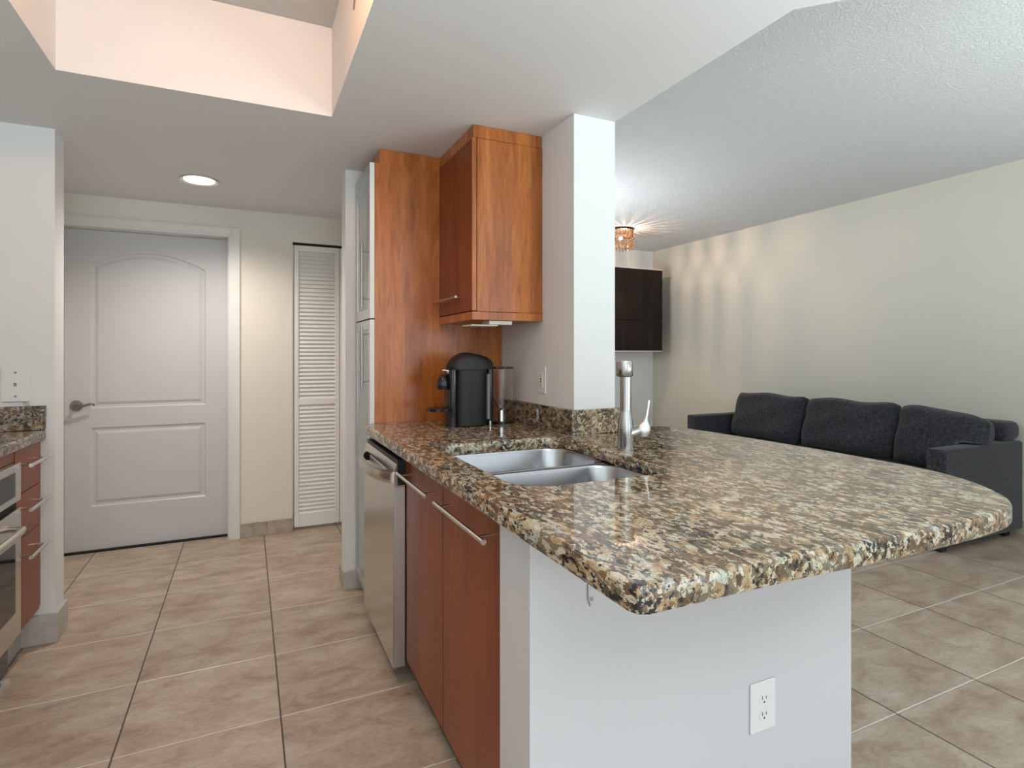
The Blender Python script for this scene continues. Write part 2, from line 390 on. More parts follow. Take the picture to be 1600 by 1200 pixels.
outer = [P3(p, YD) for p in ((dx0, dz0), (dx1, dz0), (dx1, dz1), (dx0, dz1))]
oe = [bm.edges.new((outer[i], outer[(i+1) % 4])) for i in range(4)]
loops = []
for k in ('low', 'up'):
    base = panel_path(k); L0 = [P3(p, YD) for p in base]; n = len(L0)
    oe += [bm.edges.new((L0[i], L0[(i+1) % n])) for i in range(n)]
    prev = L0
    for d, y in ((.008, YD+.007), (.022, YD+.008), (.040, YD+.001)):
        cur = [P3(p, y) for p in inset(base, d)]
        for i in range(n): bm.faces.new((prev[i], prev[(i+1) % n], cur[(i+1) % n], cur[i]))
        prev = cur
    bm.faces.new(prev)
bmesh.ops.triangle_fill(bm, use_beauty=True, edges=oe)
back = [P3(p, YD+.04) for p in ((dx0, dz0), (dx1, dz0), (dx1, dz1), (dx0, dz1))]
for i in range(4): bm.faces.new((outer[i], back[i], back[(i+1) % 4], outer[(i+1) % 4]))
bm.faces.new(back)
door = struct('door_1', bm, 'door_white')
hx, hz = -.972, .930
bm = nb(); lathe(bm, (hx, YD, hz), [(.033, 0), (.034, -.004), (.030, -.010), (.012, -.013)], 32, (0, 1, 0))
hr = obj('door_handle', bm, 'dark_chrome', door, smooth=True)
bm = nb(); tube(bm, [(hx, YD-.012, hz), (hx, YD-.045, hz)], .011)
tube(bm, [(hx-.006, YD-.05, hz-.001), (hx+.03, YD-.052, hz-.004), (hx+.06, YD-.05, hz+.006), (hx+.088, YD-.048, hz+.013), (hx+.1, YD-.046, hz+.008), (hx+.098, YD-.046, hz-.001)], [.012, .010, .008, .007, .006, .004], 12)
obj('lever', bm, 'dark_chrome', hr, smooth=True)
# casing and jamb
bm = nb()
def casing(bm, x0, x1, z0, z1):
    box(bm, x0, x1, 4.270, 4.285, z0, z1, bevel=.004, seg=2)
casing(bm, -.113, -.041, 0, 2.112); casing(bm, -1.113, -1.041, 0, 2.112); casing(bm, -1.041, -.113, 2.045, 2.112)
box(bm, -.101, -.045, 4.264, 4.270, 0, 2.10, bevel=.002); box(bm, -1.05, -.101, 4.264, 4.270, 2.06, 2.10, bevel=.002)
struct('trim_1', bm, 'trim_white')
bm = nb(); box(bm, -.1195, -.1155, 4.285, 4.43, 0, 2.05); box(bm, -1.0395, -1.036, 4.285, 4.43, 0, 2.05); box(bm, -1.036, -.1195, 4.285, 4.43, 2.046, 2.0495)
struct('trim_2', bm, 'trim_white')
struct('door_gap_shade', B(-1.036, -.1195, 4.36, 4.43, 0, .011), 'dark_gap')  # dark strip painting the shade in the gap under the door
# ------------------------------------------------------------------ louvred bifold closet door
def leaf(name, x0, x1):
    y0, y1 = 4.30, 4.33; bm = nb()
    s = .030
    box(bm, x0, x0+s, y0, y1, .022, 2.03, bevel=.002, seg=1); box(bm, x1-s, x1, y0, y1, .022, 2.03, bevel=.002, seg=1)
    for a, b in ((.022, .115), (.893, .935), (1.99, 2.03)): box(bm, x0+s, x1-s, y0+.001, y1, a, b)
    d = struct(name, bm, 'louvre'); bm = nb()
    for a, b, n in ((.115, .893, 27), (.935, 1.99, 37)):
        for i in range(n):
            z = a+(b-a)*(i+.5)/n; h = (b-a)/n*.58
            prism(bm, [(y0+.004, z-h), (y0+.010, z-h), (y1-.003, z+h*.9), (y1-.009, z+h*.9)], x0+s, x1-s, axis='X')
    obj('louvres', bm, 'louvre', d); return d
leaf('door_2', .303, .612); leaf('door_3', .616, .925)
bm = nb(); box(bm, .291, .93, 4.286, 4.40, 2.048, 2.07); struct('trim_4', bm, 'trim_white')
bm = nb(); box(bm, .291, .93, 4.31, 4.34, 2.036, 2.047); struct('closet_gap_shade', bm, 'dark_gap')  # dark strip painting the shade in the gap above the closet doors

# ------------------------------------------------------------------ tall pantry with silver framed glass doors
YP = 2.715
pan = thing('pantry_cabinet', 'tall cherry pantry cabinet with silver framed frosted glass doors against the wall stub', 'cabinet', (.55, 2.9, 0))
obj('side_panel', B(.550, 1.209, YP, YP+.02, .925, 2.168), 'cherry', pan)
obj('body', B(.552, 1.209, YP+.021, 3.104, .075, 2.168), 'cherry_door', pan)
obj('top_filler', B(.574, 1.209, YP+.008, 3.104, 2.169, ZS-.002), 'cherry', pan)
obj('toe_kick', B(.60, 1.2, YP+.03, 3.09, .0, .074), 'dark_gap', pan)
def glass_door(z0, z1, hz0, hz1):
    x0, x1, y0, y1 = .526, .548, YP, 3.104; fr = nb(); wd = .045
    box(fr, x0, x1, y0, y0+wd, z0, z1, bevel=.001, seg=1); box(fr, x0, x1, y1-wd, y1, z0, z1, bevel=.001, seg=1)
    box(fr, x0, x1, y0+wd, y1-wd, z0, z0+wd, bevel=.001, seg=1); box(fr, x0, x1, y0+wd, y1-wd, z1-wd, z1, bevel=.001, seg=1)
    d = obj('door', fr, 'alu', pan); obj('glass_pane', B(x0+.004, x1-.006, y0+wd, y1-wd, z0+wd, z1-wd), 'frost', d)
    obj('door_edge', B(x0, x1, YP-.0012, YP-.0002, z0, z1), 'louvre', d)  # white strip paints the light on the frame's near side
    hb = nb(); yh = YP+.024; tube(hb, [(.493, yh, hz0), (.493, yh, hz1)], .006, 14)
    for z in (hz0+.042, hz1-.042): tube(hb, [(.493, yh, z), (x0, yh, z)], .004, 10)
    obj('handle', hb, 'dark_nickel', d, smooth=True)
glass_door(1.427, 2.166, 1.478, 1.788); glass_door(.078, 1.420, 1.085, 1.395)

# ------------------------------------------------------------------ upper cabinet
UC = thing('upper_cabinet', 'cherry upper wall cabinet hanging over the counter beside the pantry', 'cabinet', (1.04, 2.48, 1.402))
obj('body', B(.893, 1.209, 2.262, YP-.001, 1.441, 2.184), 'cherry', UC)
obj('door', B(.869, .889, 2.264, YP-.003, 1.443, 2.182, bevel=.001, seg=1), 'cherry_door', UC)
o = obj('door_edge', B(.8685, .889, 2.259, 2.2635, 1.443, 2.184, bevel=.001, seg=1), 'cherry', UC)
obj('light_rail', B(.868, 1.224-.015, 2.258, YP-.001, 1.404, 1.439, bevel=.0015, seg=1), 'cherry', UC)
obj('top_filler', B(.876, 1.206, 2.262, YP-.001, 2.186, ZS-.002), 'cherry', UC)
bm = nb(); xh = .835; tube(bm, [(xh, 2.37, 1.510), (xh, 2.72-.012, 1.510)], .006, 14)
for y in (2.41, 2.655): tube(bm, [(xh, y, 1.510), (.869, y, 1.510)], .004, 10)
obj('handle', bm, 'nickel', UC, smooth=True)
ul = thing('under_cabinet_light', 'small cream light bracket fixed under the upper wall cabinet', 'light', (1.0, 2.32, 1.38))
bm = nb(); box(bm, .955, 1.065, 2.275, 2.36, 1.386, 1.4035, bevel=.002); obj('housing', bm, 'plate_cream', ul)
bm = nb(); box(bm, .875, 1.0, 2.285, 2.40, 1.3795, 1.3855, bevel=.001); obj('arm_plate', bm, 'plate_cream', ul)

# ------------------------------------------------------------------ peninsula base: sink cabinet and dishwasher
sc = thing('sink_base_cabinet', 'two-door cherry base cabinet under the sink beside the dishwasher', 'cabinet', (.8, 1.66, 0))
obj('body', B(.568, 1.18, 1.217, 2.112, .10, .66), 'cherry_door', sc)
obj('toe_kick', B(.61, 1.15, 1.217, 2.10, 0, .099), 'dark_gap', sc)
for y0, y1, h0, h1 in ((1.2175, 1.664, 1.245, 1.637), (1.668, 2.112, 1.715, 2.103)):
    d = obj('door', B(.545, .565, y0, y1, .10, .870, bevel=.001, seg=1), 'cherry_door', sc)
    hb = nb(); tube(hb, [(.508, h0, .811), (.508, h1, .811)], .0068, 16)
    for y in (h0+.045, h1-.045): tube(hb, [(.508, y, .811), (.545, y, .811)], .0042, 10)
    obj('handle', hb, 'nickel', d, smooth=True)
dw = thing('dishwasher', 'stainless steel dishwasher with curved handle under the counter', 'dishwasher', (.8, 2.41, 0))
bm = nb(); prism(bm, [(.497, .075), (.541, .075), (.541, .840), (.510, .842), (.501, .800)], 2.118, 2.71, axis='Y'); obj('door', bm, 'steel', dw)
obj('door_side', B(.502, .541, 2.1145, 2.1175, .077, .755), 'steel_edge', dw)
obj('body', B(.545, 1.15, 2.121, 2.70, .09, .66), 'dark_gap', dw)
obj('control_strip', B(.513, .56, 2.1135, 2.703, .762, .858), 'black_matte', dw)
obj('toe_kick', B(.61, 1.15, 2.125, 2.70, 0, .085), 'dark_gap', dw)
bm = nb(); ys = [2.14+i*(2.67-2.14)/16 for i in range(17)]
R = []
for i, y in enumerate(ys):
    a = (i/16*2-1); x = .497-.052*(1-abs(a)**3.0)
    R.append([bm.verts.new(p) for p in ((x, y, .765), (x-.006, y, .772), (x-.008, y, .790), (x-.004, y, .806), (x+.012, y, .808), (x+.014, y, .768))])
skin(bm, R); obj('handle', bm, 'nickel', dw, smooth=True)
obj('handle_recess', B(.4975, .5005, 2.24, 2.57, .772, .803, bevel=.001, seg=1), 'steel_edge', dw)

# ------------------------------------------------------------------ granite worktop with sink cut-out
ZT, ZB = .928, .885
out = [(.497, 2.713), (.497, .672), (.503, .655), (.52, .647)]
ctrl = [(.52, .647), (.8, .645), (1.0, .637), (1.2, .633), (1.38, .638), (1.49, .652), (1.56, .680), (1.625, .730), (1.69, .80), (1.738, .880), (1.768, .97), (1.785, 1.09), (1.797, 1.37), (1.79, 1.68), (1.775, 1.90), (1.75, 2.00), (1.70, 2.055), (1.64, 2.07)]
def catmull(c, k=5):
    o = []
    for i in range(len(c)-1):
        p0, p1, p2, p3 = [Vector(c[max(0, min(len(c)-1, i+j))]) for j in (-1, 0, 1, 2)]
        for s in range(k):
            t = s/k; o.append(tuple(.5*((2*p1)+(-p0+p2)*t+(2*p0-5*p1+4*p2-p3)*t*t+(-p0+3*p1-3*p2+p3)*t**3)))
    o.append(tuple(c[-1])); return o
out += catmull(ctrl)[1:] + [(1.414, 2.07), (1.414, 1.988), (1.208, 1.988), (1.208, 2.713)]
def xr(y): return 1.098+(y-1.25)/(1.965-1.25)*.035
hole = []
for cx, cy, a0, r in ((1.133-.09, 1.965-.09, 0, .09), (.612+.08, 1.965-.08, 90, .08), (.612+.10, 1.248+.10, 180, .10), (1.098-.06, 1.248+.06, 270, .06)):
    for i in range(9):
        a = math.radians(a0+90*i/8); hole.append((cx+r*math.cos(a), cy+r*math.sin(a)))
def slab(out, hole, z0, z1, bev):
    bm = nb(); rings = {}
    E = []
    def loop(pts, z): 
        vs = [bm.verts.new((p[0], p[1], z)) for p in pts]
        return vs
    def edges(vs): return [bm.edges.new((vs[i], vs[(i+1) % len(vs)])) for i in range(len(vs))]
    prof = [(bev, z1), (bev*.3, z1-bev*.3), (0, z1-bev), (0, z0+bev), (bev*.3, z0+bev*.3), (bev, z0)]
    for pts, sgn in ((out, 1), (hole, 1)):
        L = [loop(inset(pts, d*(1 if pts is out else -1)), z) for d, z in prof]
        for a, b in zip(L, L[1:]):
            n = len(a)
            for i in range(n): bm.faces.new((a[i], a[(i+1) % n], b[(i+1) % n], b[i]))
        rings[sgn if pts is out else -1] = (L[0], L[-1])
    for k in (0, 1):
        ed = []
        for key in rings:
            vs = rings[key][k]; n = len(vs)
            for i in range(n): ed.append(bm.edges.get((vs[i], vs[(i+1) % n])))
        bmesh.ops.triangle_fill(bm, use_beauty=True, edges=ed)
    bmesh.ops.recalc_face_normals(bm, faces=bm.faces); return bm
ct = obj('countertop', slab(out, hole, ZB, ZT, .007), 'granite', loc=(1.1, 1.4, ZB), smooth=True)
for f in ct.data.polygons: f.use_smooth = abs(f.normal.z) < .99
tag(ct, 'large polished brown granite peninsula worktop with rounded end around the sink', 'countertop')
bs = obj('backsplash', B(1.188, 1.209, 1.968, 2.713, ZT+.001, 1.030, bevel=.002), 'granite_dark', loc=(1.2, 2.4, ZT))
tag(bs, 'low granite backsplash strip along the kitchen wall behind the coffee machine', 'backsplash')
bs2 = obj('backsplash', B(1.210, 1.428, 1.968, 1.989, ZT+.001, 1.030, bevel=.002), 'granite', loc=(1.3, 1.98, ZT))
tag(bs2, 'short granite backsplash piece at the foot of the white column', 'backsplash')

# ------------------------------------------------------------------ sink
sk = thing('kitchen_sink', 'undermounted double bowl stainless steel sink set in the granite worktop', 'sink', (.86, 1.6, .70))
def bowl(x0, x1, y0, y1, r):
    bm = nb(); R = []
    for ins, z in ((-.012, .8835), (0, .8835), (.003, .875), (.008, .74), (.02, .712), (.05, .704)):
        pts = rrect(x0+ins, x1-ins, y0+ins, y1-ins, max(.015, r-ins*.5), 8); R.append([bm.verts.new((a, b, z)) for a, b in pts])
    skin(bm, R, False); bm.faces.new(R[-1])
    o = obj('bowl', bm, 'sink_steel', sk, smooth=True)
    md = o.modifiers.new('thick', 'SOLIDIFY'); md.thickness = .0012; md.offset = 1
    bm = nb(); cx, cy = (x0+x1)/2, (y0+y1)/2; lathe(bm, (cx, cy, .7045), [(.045, 0), (.044, .004), (.034, .003), (.03, .001)], 24); obj('drain', bm, 'chrome', o, smooth=True)
bowl(.612, 1.130, 1.640, 1.970, .085); bowl(.608, 1.112, 1.243, 1.605, .085)
bm = nb(); box(bm, .64, 1.12, 1.606, 1.639, .872, .8835, bevel=.004); obj('divider', bm, 'sink_steel', sk)

# ------------------------------------------------------------------ faucet
fx, fy = 1.176, 1.595
fc = thing('kitchen_faucet', 'brushed steel kitchen faucet standing behind the sink near the column', 'faucet', (fx, fy, ZT))
bm = nb(); lathe(bm, (fx, fy, ZT+.0005), [(.0285, 0), (.0285, .003), (.0265, .005), (.0262, .03), (.0275, .055), (.0265, .085), (.0225, .115), (.0200, .130), (.0196, .1355)], 36); obj('body', bm, 'faucet', fc, smooth=True)
bm = nb(); lathe(bm, (fx, fy, ZT+.1365), [(.0196, 0), (.0192, .01), (.0190, .115)], 36); obj('neck', bm, 'faucet', fc, smooth=True)
bm = nb(); hcx = fx-.004; hcy = fy+.0
lathe(bm, (hcx, hcy, ZT+.252), [(.024, 0), (.0275, .002), (.0285, .004), (.0285, .050), (.0275, .053), (.023, .054)], 36); obj('spray_head', bm, 'faucet', fc, smooth=True)
# lever: side hub pointing to the right of the photo
rd = Vector((math.cos(-YAW), math.sin(-YAW), 0)); fw = Vector((math.sin(YAW), math.cos(YAW), 0))
p0 = Vector((fx, fy, ZT+.055))
bm = nb(); tube(bm, [p0+rd*.008, p0+rd*.03+Vector((0, 0, .006)), p0+rd*.050+Vector((0, 0, .014))-fw*.004], [.022, .0215, .020], 24); obj('hub', bm, 'faucet', fc, smooth=True)
c = p0+rd*.060+Vector((0, 0, .016))-fw*.012
bm = nb(); secs = []
# a tear-drop paddle with a long thin stem
for h, wd, th, dx in ((-.024, .004, .004, 0), (-.022, .014, .008, 0), (-.012, .021, .010, 0), (0, .0235, .011, .0), (.012, .0215, .010, .001), (.022, .0150, .008, .003), (.028, .009, .0065, .006), (.038, .0055, .005, .009), (.060, .0048, .0042, .014), (.088, .0045, .004, .019), (.100, .0045, .004, .021)):
    cc = c+Vector((0, 0, h))+rd*dx+fw*max(0, h)*.15
    secs.append([bm.verts.new(cc+rd*wd*math.cos(a)+fw*th*math.sin(a)) for a in [2*PI*i/20 for i in range(20)]])
skin(bm, secs); obj('lever', bm, 'steel_edge', fc, smooth=True)

# ------------------------------------------------------------------ coffee machine (side view, spout to the left)
cy0 = 2.46
cm = thing('coffee_machine', 'matte black capsule coffee machine on the counter before the cherry panel', 'coffee machine', (.95, cy0, ZT))
z0 = ZT+.001
ya, yb = cy0-.068, cy0+.068
bm = nb(); loft(bm, [(z0, .855, 1.006, ya+.006, yb-.006), (z0+.004, .852, 1.009, ya+.002, yb-.002), (z0+.255, .852, 1.009, ya+.002, yb-.002)], 40, 3.2); obj('body', bm, 'black_matte', cm, smooth=True)
bm = nb(); loft(bm, [(z0+.257, .828, 1.044, ya, yb), (z0+.268, .826, 1.045, ya, yb), (z0+.282, .830, 1.043, ya+.001, yb-.001), (z0+.298, .841, 1.034, ya+.003, yb-.003), (z0+.312, .855, 1.014, ya+.007, yb-.007), (z0+.322, .870, .985, ya+.012, yb-.012), (z0+.330, .884, .945, ya+.020, yb-.020), (z0+.335, .900, .915, ya+.036, yb-.036)], 40, 3.0); obj('head', bm, 'black_matte', cm, smooth=True)
bm = nb(); loft(bm, [(z0, .822, .858, cy0-.05, cy0+.05), (z0+.256, .822, .858, cy0-.05, cy0+.05)], 32, 4); obj('front_column', bm, 'black_shiny', cm, smooth=True)
bm = nb(); lathe(bm, (.806, cy0, z0+.168), [(.026, 0), (.030, .012), (.028, .035), (.020, .055), (.012, .066)], 28); obj('spout', bm, 'black_shiny', cm, smooth=True)
bm = nb(); tube(bm, [(.795, cy0-.02, z0+.256), (.835, cy0-.03, z0+.250)], .004, 10); tube(bm, [(.815, cy0-.02, z0+.245), (.845, cy0-.05, z0+.240)], .0035, 10); obj('lever', bm, 'chrome', cm, smooth=True)
bm = nb(); loft(bm, [(z0+.070, .735, .845, cy0-.055, cy0+.055), (z0+.072, .730, .85, cy0-.06, cy0+.06), (z0+.084, .730, .85, cy0-.06, cy0+.06), (z0+.087, .738, .84, cy0-.05, cy0+.05)], 36, 2.4); obj('cup_support', bm, 'black_shiny', cm, smooth=True)
bm = nb(); loft(bm, [(z0, 1.006, 1.04, cy0-.045, cy0+.045), (z0+.256, 1.006, 1.04, cy0-.045, cy0+.045)], 32, 4); obj('rear_column', bm, 'black_shiny', cm, smooth=True)
bm = nb(); box(bm, .997, 1.006, ya-.001, ya+.02, z0+.03, z0+.235, bevel=.001); obj('side_trim', bm, 'slot_grey', cm)
bm = nb(); tube(bm, [(1.012, ya+.008, z0), (1.012, ya+.008, z0+.022)], .006, 14); obj('foot', bm, 'chrome', cm, smooth=True)
tx = 1.098
bm = nb(); lathe(bm, (tx, cy0, z0+.012), [(.052, 0), (.053, .003), (.053, .245)], 36); tk = obj('water_tank', bm, 'clear', cm, smooth=True)
md = tk.modifiers.new('wall', 'SOLIDIFY'); md.thickness = .0015; md.offset = -1
bm = nb(); box(bm, 1.04, 1.10, cy0-.055, cy0+.055, z0+.259, z0+.267, bevel=.002); lathe(bm, (tx, cy0, z0+.259), [(.052, 0), (.057, .001), (.057, .007), (.05, .009)], 36); obj('tank_lid', bm, 'black_shiny', tk, smooth=True)
bm = nb(); lathe(bm, (tx, cy0, z0), [(.05, 0), (.05, .011)], 36); obj('tank_base', bm, 'black_shiny', cm, smooth=True)
bm = nb(); lathe(bm, (tx-.003, cy0, z0+.0125), [(.02, 0), (.018, .05), (.008, .06)], 20); obj('tank_valve', bm, 'chrome', tk, smooth=True)
bm = nb(); tube(bm, [(1.045, cy0+.02, z0+.14), (1.075, cy0+.065, z0+.12), (1.12, cy0+.10, z0+.07), (1.15, cy0+.10, z0+.03), (1.17, cy0+.08, z0+.004), (1.14, cy0+.12, z0+.004), (1.06, cy0+.13, z0+.004)], .003, 8)
cord = obj('power_cord', bm, 'black_matte', cm, smooth=True)

# ------------------------------------------------------------------ wall plates
def duplex(name, label, fx_, cat, org):
    t = thing(name, label, cat, org); return t
t = thing('wall_outlet', 'white duplex electrical outlet low on the white peninsula end wall', 'outlet', (1.21, 1.06, .345))
ox, oz = 1.213, .345
obj('cover_plate', B(ox-.045, ox+.045, 1.0535, 1.0597, oz-.0645, oz+.0645, bevel=.004, seg=3), 'plate', t)
for s in (1, -1):
    cz = oz+.0205*s
    pts = []
    for i in range(32):
        a = 2*PI*i/32; x, z = .0172*math.cos(a), .0172*math.sin(a); pts.append((ox+x, cz+max(-.0145, min(.0145, z))))
    bm = nb(); prism(bm, pts, 1.0515, 1.0535, axis='Y'); rc = obj('receptacle', bm, 'plate', t)
    obj('slot', B(ox-.0078, ox-.0056, 1.0511, 1.0514, cz-.001, cz+.008), 'slot', rc); obj('slot', B(ox+.0056, ox+.0078, 1.0511, 1.0514, cz-.001, cz+.0065), 'slot', rc)
    bm = nb(); lathe(bm, (ox, 1.0514, cz-.008), [(.0027, 0), (.0027, -.0003)], 12, (0, 1, 0)); obj('ground_hole', bm, 'slot', rc)
bm = nb(); lathe(bm, (ox, 1.0535, oz), [(.003, 0), (.0025, -.001)], 14, (0, 1, 0)); obj('screw', bm, 'plate', t)
# GFCI on the kitchen wall
t = thing('wall_outlet', 'white outlet with two black buttons above the backsplash beside the upper cabinet', 'outlet', (1.21, 2.22, 1.13))
gy, gz = 2.262, 1.139
obj('cover_plate', B(1.2035, 1.2097, gy-.037, gy+.037, gz-.06, gz+.06, bevel=.003, seg=2), 'plate', t)
fr_ = obj('receptacle', B(1.201, 1.2035, gy-.0165, gy+.0165, gz-.034, gz+.034, bevel=.001, seg=1), 'plate', t)
for dz in (.0055, -.0055): obj('button', B(1.2, 1.201, gy-.005, gy+.005, gz+dz-.003, gz+dz+.003), 'slot', fr_)
for s in (1, -1):
    for dy in (-.006, .006): obj('slot', B(1.2006, 1.201, gy+dy-.001, gy+dy+.001, gz+s*.022-.004, gz+s*.022+.004), 'slot_grey', fr_)
# jack plate on the left stub
t = thing('wall_jack_plate', 'white cable jack plate above the granite backsplash at left', 'wall plate', (-.895, 3.09, 1.125))
obj('cover_plate', B(-.944, -.846, 3.083, 3.0897, 1.053, 1.201, bevel=.003, seg=2), 'plate', t)
for z in (1.178, 1.076):
    bm = nb(); lathe(bm, (-.895, 3.083, z), [(.0045, 0), (.004, -.001)], 14, (0, 1, 0)); obj('screw', bm, 'slot_grey', t)
bm = nb(); lathe(bm, (-.895, 3.083, 1.127), [(.011, 0), (.011, -.003)], 20, (0, 1, 0)); obj('jack', bm, 'plate', t)
bm = nb(); box(bm, -.900, -.890, 3.0795, 3.080, 1.120, 1.134); obj('jack_opening', bm, 'slot_grey', t)
bm = nb()
tube(bm, [(-.935, 3.078, 1.0535), (-.90, 3.078, 1.052), (-.87, 3.078, 1.054), (-.853, 3.076, 1.045), (-.846, 3.075, 1.037), (-.853, 3.074, 1.0345), (-.862, 3.074, 1.040), (-.866, 3.074, 1.05), (-.846, 3.078, 1.054)], .0012, 8)
tag(obj('thin_wire', bm, 'slot_grey', loc=(-.88, 3.076, 1.04), smooth=True), 'thin grey looped wire hanging under the cable jack plate', 'wire')
bm = nb(); tube(bm, [(.679, 1.0585, .765), (.6785, 1.0575, .735), (.679, 1.057, .72), (.684, 1.056, .703)], .0013, 8)
tube(bm, [(.690+.003*math.cos(a), 1.0585, .717+.003*math.sin(a)) for a in [i*PI/6 for i in range(12)]], .0008, 6)
tag(obj('short_wire', bm, 'slot_grey', loc=(.68, 1.056, .72), smooth=True), 'short blue-grey wire end poking below the worktop on white wall', 'wire')

# ------------------------------------------------------------------ left kitchen run
XF = -.805
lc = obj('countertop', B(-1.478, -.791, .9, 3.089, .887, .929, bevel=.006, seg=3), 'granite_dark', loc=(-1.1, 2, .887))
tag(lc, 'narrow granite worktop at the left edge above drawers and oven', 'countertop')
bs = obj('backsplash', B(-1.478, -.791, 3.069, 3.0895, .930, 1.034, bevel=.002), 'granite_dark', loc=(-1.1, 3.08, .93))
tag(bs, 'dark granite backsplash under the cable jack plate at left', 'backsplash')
ck = thing('cooktop', 'black glass cooktop with steel rim let into the left worktop', 'cooktop', (-1.15, 2.4, .93))
obj('rim', B(-1.40, -.86, 2.1, 2.86, .9295, .934, bevel=.001, seg=1), 'steel', ck); obj('glass_top', B(-1.39, -.87, 2.11, 2.85, .9341, .937), 'black_gloss', ck)
db = thing('drawer_cabinet', 'cherry three-drawer base cabinet between the oven and the white wall', 'cabinet', (-1.1, 2.92, 0))
obj('body', B(-1.47, -.826, 2.77, 3.088, .17, .885), 'cherry_door', db)
obj('filler_strip', B(-.8258, -.812, 3.052, 3.088, .17, .885), 'cherry_door', db)
obj('toe_kick', B(-1.4, -.875, 2.77, 3.076, 0, .169), 'base_grey', db)
for a, b, hz_ in ((.17, .529, .462), (.532, .706, .648), (.709, .884, .822)):
    d = obj('drawer', B(-.8255, XF, 2.770, 3.049, a, b, bevel=.001, seg=1), 'cherry_door', db)
    hb = nb(); tube(hb, [(-.765, 2.80, hz_), (-.765, 3.02, hz_)], .0078, 14)
    for y in (2.835, 2.985): tube(hb, [(-.765, y, hz_), (XF, y, hz_)], .004, 10)
    obj('handle', hb, 'nickel', d, smooth=True)
ov = thing('oven', 'stainless steel built-in oven at the left edge under the worktop', 'oven', (-1.1, 2.46, 0))
obj('body', B(-1.45, -.815, 2.12, 2.766, .16, .845), 'steel_edge', ov)
obj('top_rail', B(-1.45, -.808, 2.12, 2.766, .846, .885), 'cherry_door', ov)
cp = obj('control_panel', B(-.8145, -.785, 2.125, 2.764, .70, .844, bevel=.003), 'steel', ov)
obj('display', B(-.7852, -.7835, 2.15, 2.70, .725, .815), 'black_gloss', cp)
obj('vent_gap', B(-.8145, -.800, 2.125, 2.764, .672, .699), 'dark_gap', ov)
od = obj('door', B(-.8145, -.785, 2.125, 2.764, .19, .671, bevel=.003), 'steel', ov)
obj('window', B(-.7852, -.7835, 2.20, 2.70, .29, .55), 'black_gloss', od)
bm = nb()
tube(bm, [(-.785, 2.20, .62), (-.748, 2.205, .62), (-.735, 2.23, .62), (-.735, 2.58, .62), (-.740, 2.62, .62), (-.785, 2.64, .62)], .012, 14); obj('handle', bm, 'nickel', od, smooth=True)
obj('bottom_vent', B(-.84, -.825, 2.125, 2.764, .05, .158), 'black_gloss', ov)
struct('trim_6', B(-.865, -.822, 1.2, 2.78, .0, .014), 'base_grey')
bc = thing('base_cabinet', 'cherry base cabinet beside the oven, outside the left edge', 'cabinet', (-1.1, 1.5, 0))
obj('body', B(-1.47, -.826, .92, 2.118, .17, .885), 'cherry_door', bc)
for a, b in ((.92, 1.517), (1.521, 2.117)): obj('door', B(-.8255, XF, a, b, .17, .884, bevel=.001, seg=1), 'cherry_door', bc)
obj('toe_kick', B(-1.4, -.875, .92, 2.118, 0, .169), 'base_grey', bc)

# ------------------------------------------------------------------ ceiling downlight and recess lamp
dl = thing('ceiling_downlight', 'round recessed downlight glowing in the hall ceiling before the door', 'light', (-.245, 3.65, ZS))
bm = nb(); bmesh.ops.create_cone(bm, cap_ends=False, segments=48, radius1=.100, radius2=.076, depth=.008, matrix=Matrix.Translation((-.245, 3.65, ZS-.0045)))
R1 = ring(bm, (-.245, 3.65, ZS-.0005), .100, (0, 0, 1), 48); R2 = ring(bm, (-.245, 3.65, ZS-.0005), .074, (0, 0, 1), 48)
obj('trim_ring', bm, 'trim_white', dl, smooth=True)
bm = nb(); lathe(bm, (-.245, 3.65, ZS-.001), [(.076, 0), (.076, -.005), (.06, -.008)], 48); obj('lens', bm, 'lamp', dl, smooth=True)
l = bpy.data.lights.new('downlight_glow', 'SPOT'); l.energy = 52; l.color = (1, .92, .84); l.spot_size = math.radians(150); l.spot_blend = .8; l.shadow_soft_size = .07
lo = bpy.data.objects.new('downlight_glow', l); COL.objects.link(lo); lo.location = (-.245, 3.65, ZS-.03)
kl = thing('kitchen_ceiling_lamp', 'small warm flush ceiling lamp high in the ceiling recess, above the frame', 'light', (.09, 1.36, ZC))
bm = nb(); lathe(bm, (.09, 1.36, ZC-.001), [(.09, 0), (.09, -.02), (.07, -.025)], 32); obj('base_plate', bm, 'bronze', kl, smooth=True)
bm = nb(); lathe(bm, (.09, 1.36, ZC-.03), [(.05, 0), (.06, -.03), (.04, -.06), (.01, -.07)], 32); obj('globe', bm, emis('warm_globe', (1, .6, .3), 6), kl, smooth=True)
bm = nb(); tube(bm, [(.18, 1.40, ZC-.012), (.30, 1.62, ZC-.03), (.3155, 1.80, 2.46), (.3155, 1.90, 2.385), (.3155, 1.885, 2.43)], .002, 8); obj('cord', bm, 'slot_grey', kl, smooth=True)
point('recess_glow', (.09, 1.36, ZC-.15), 13, (1, .48, .22), .05)

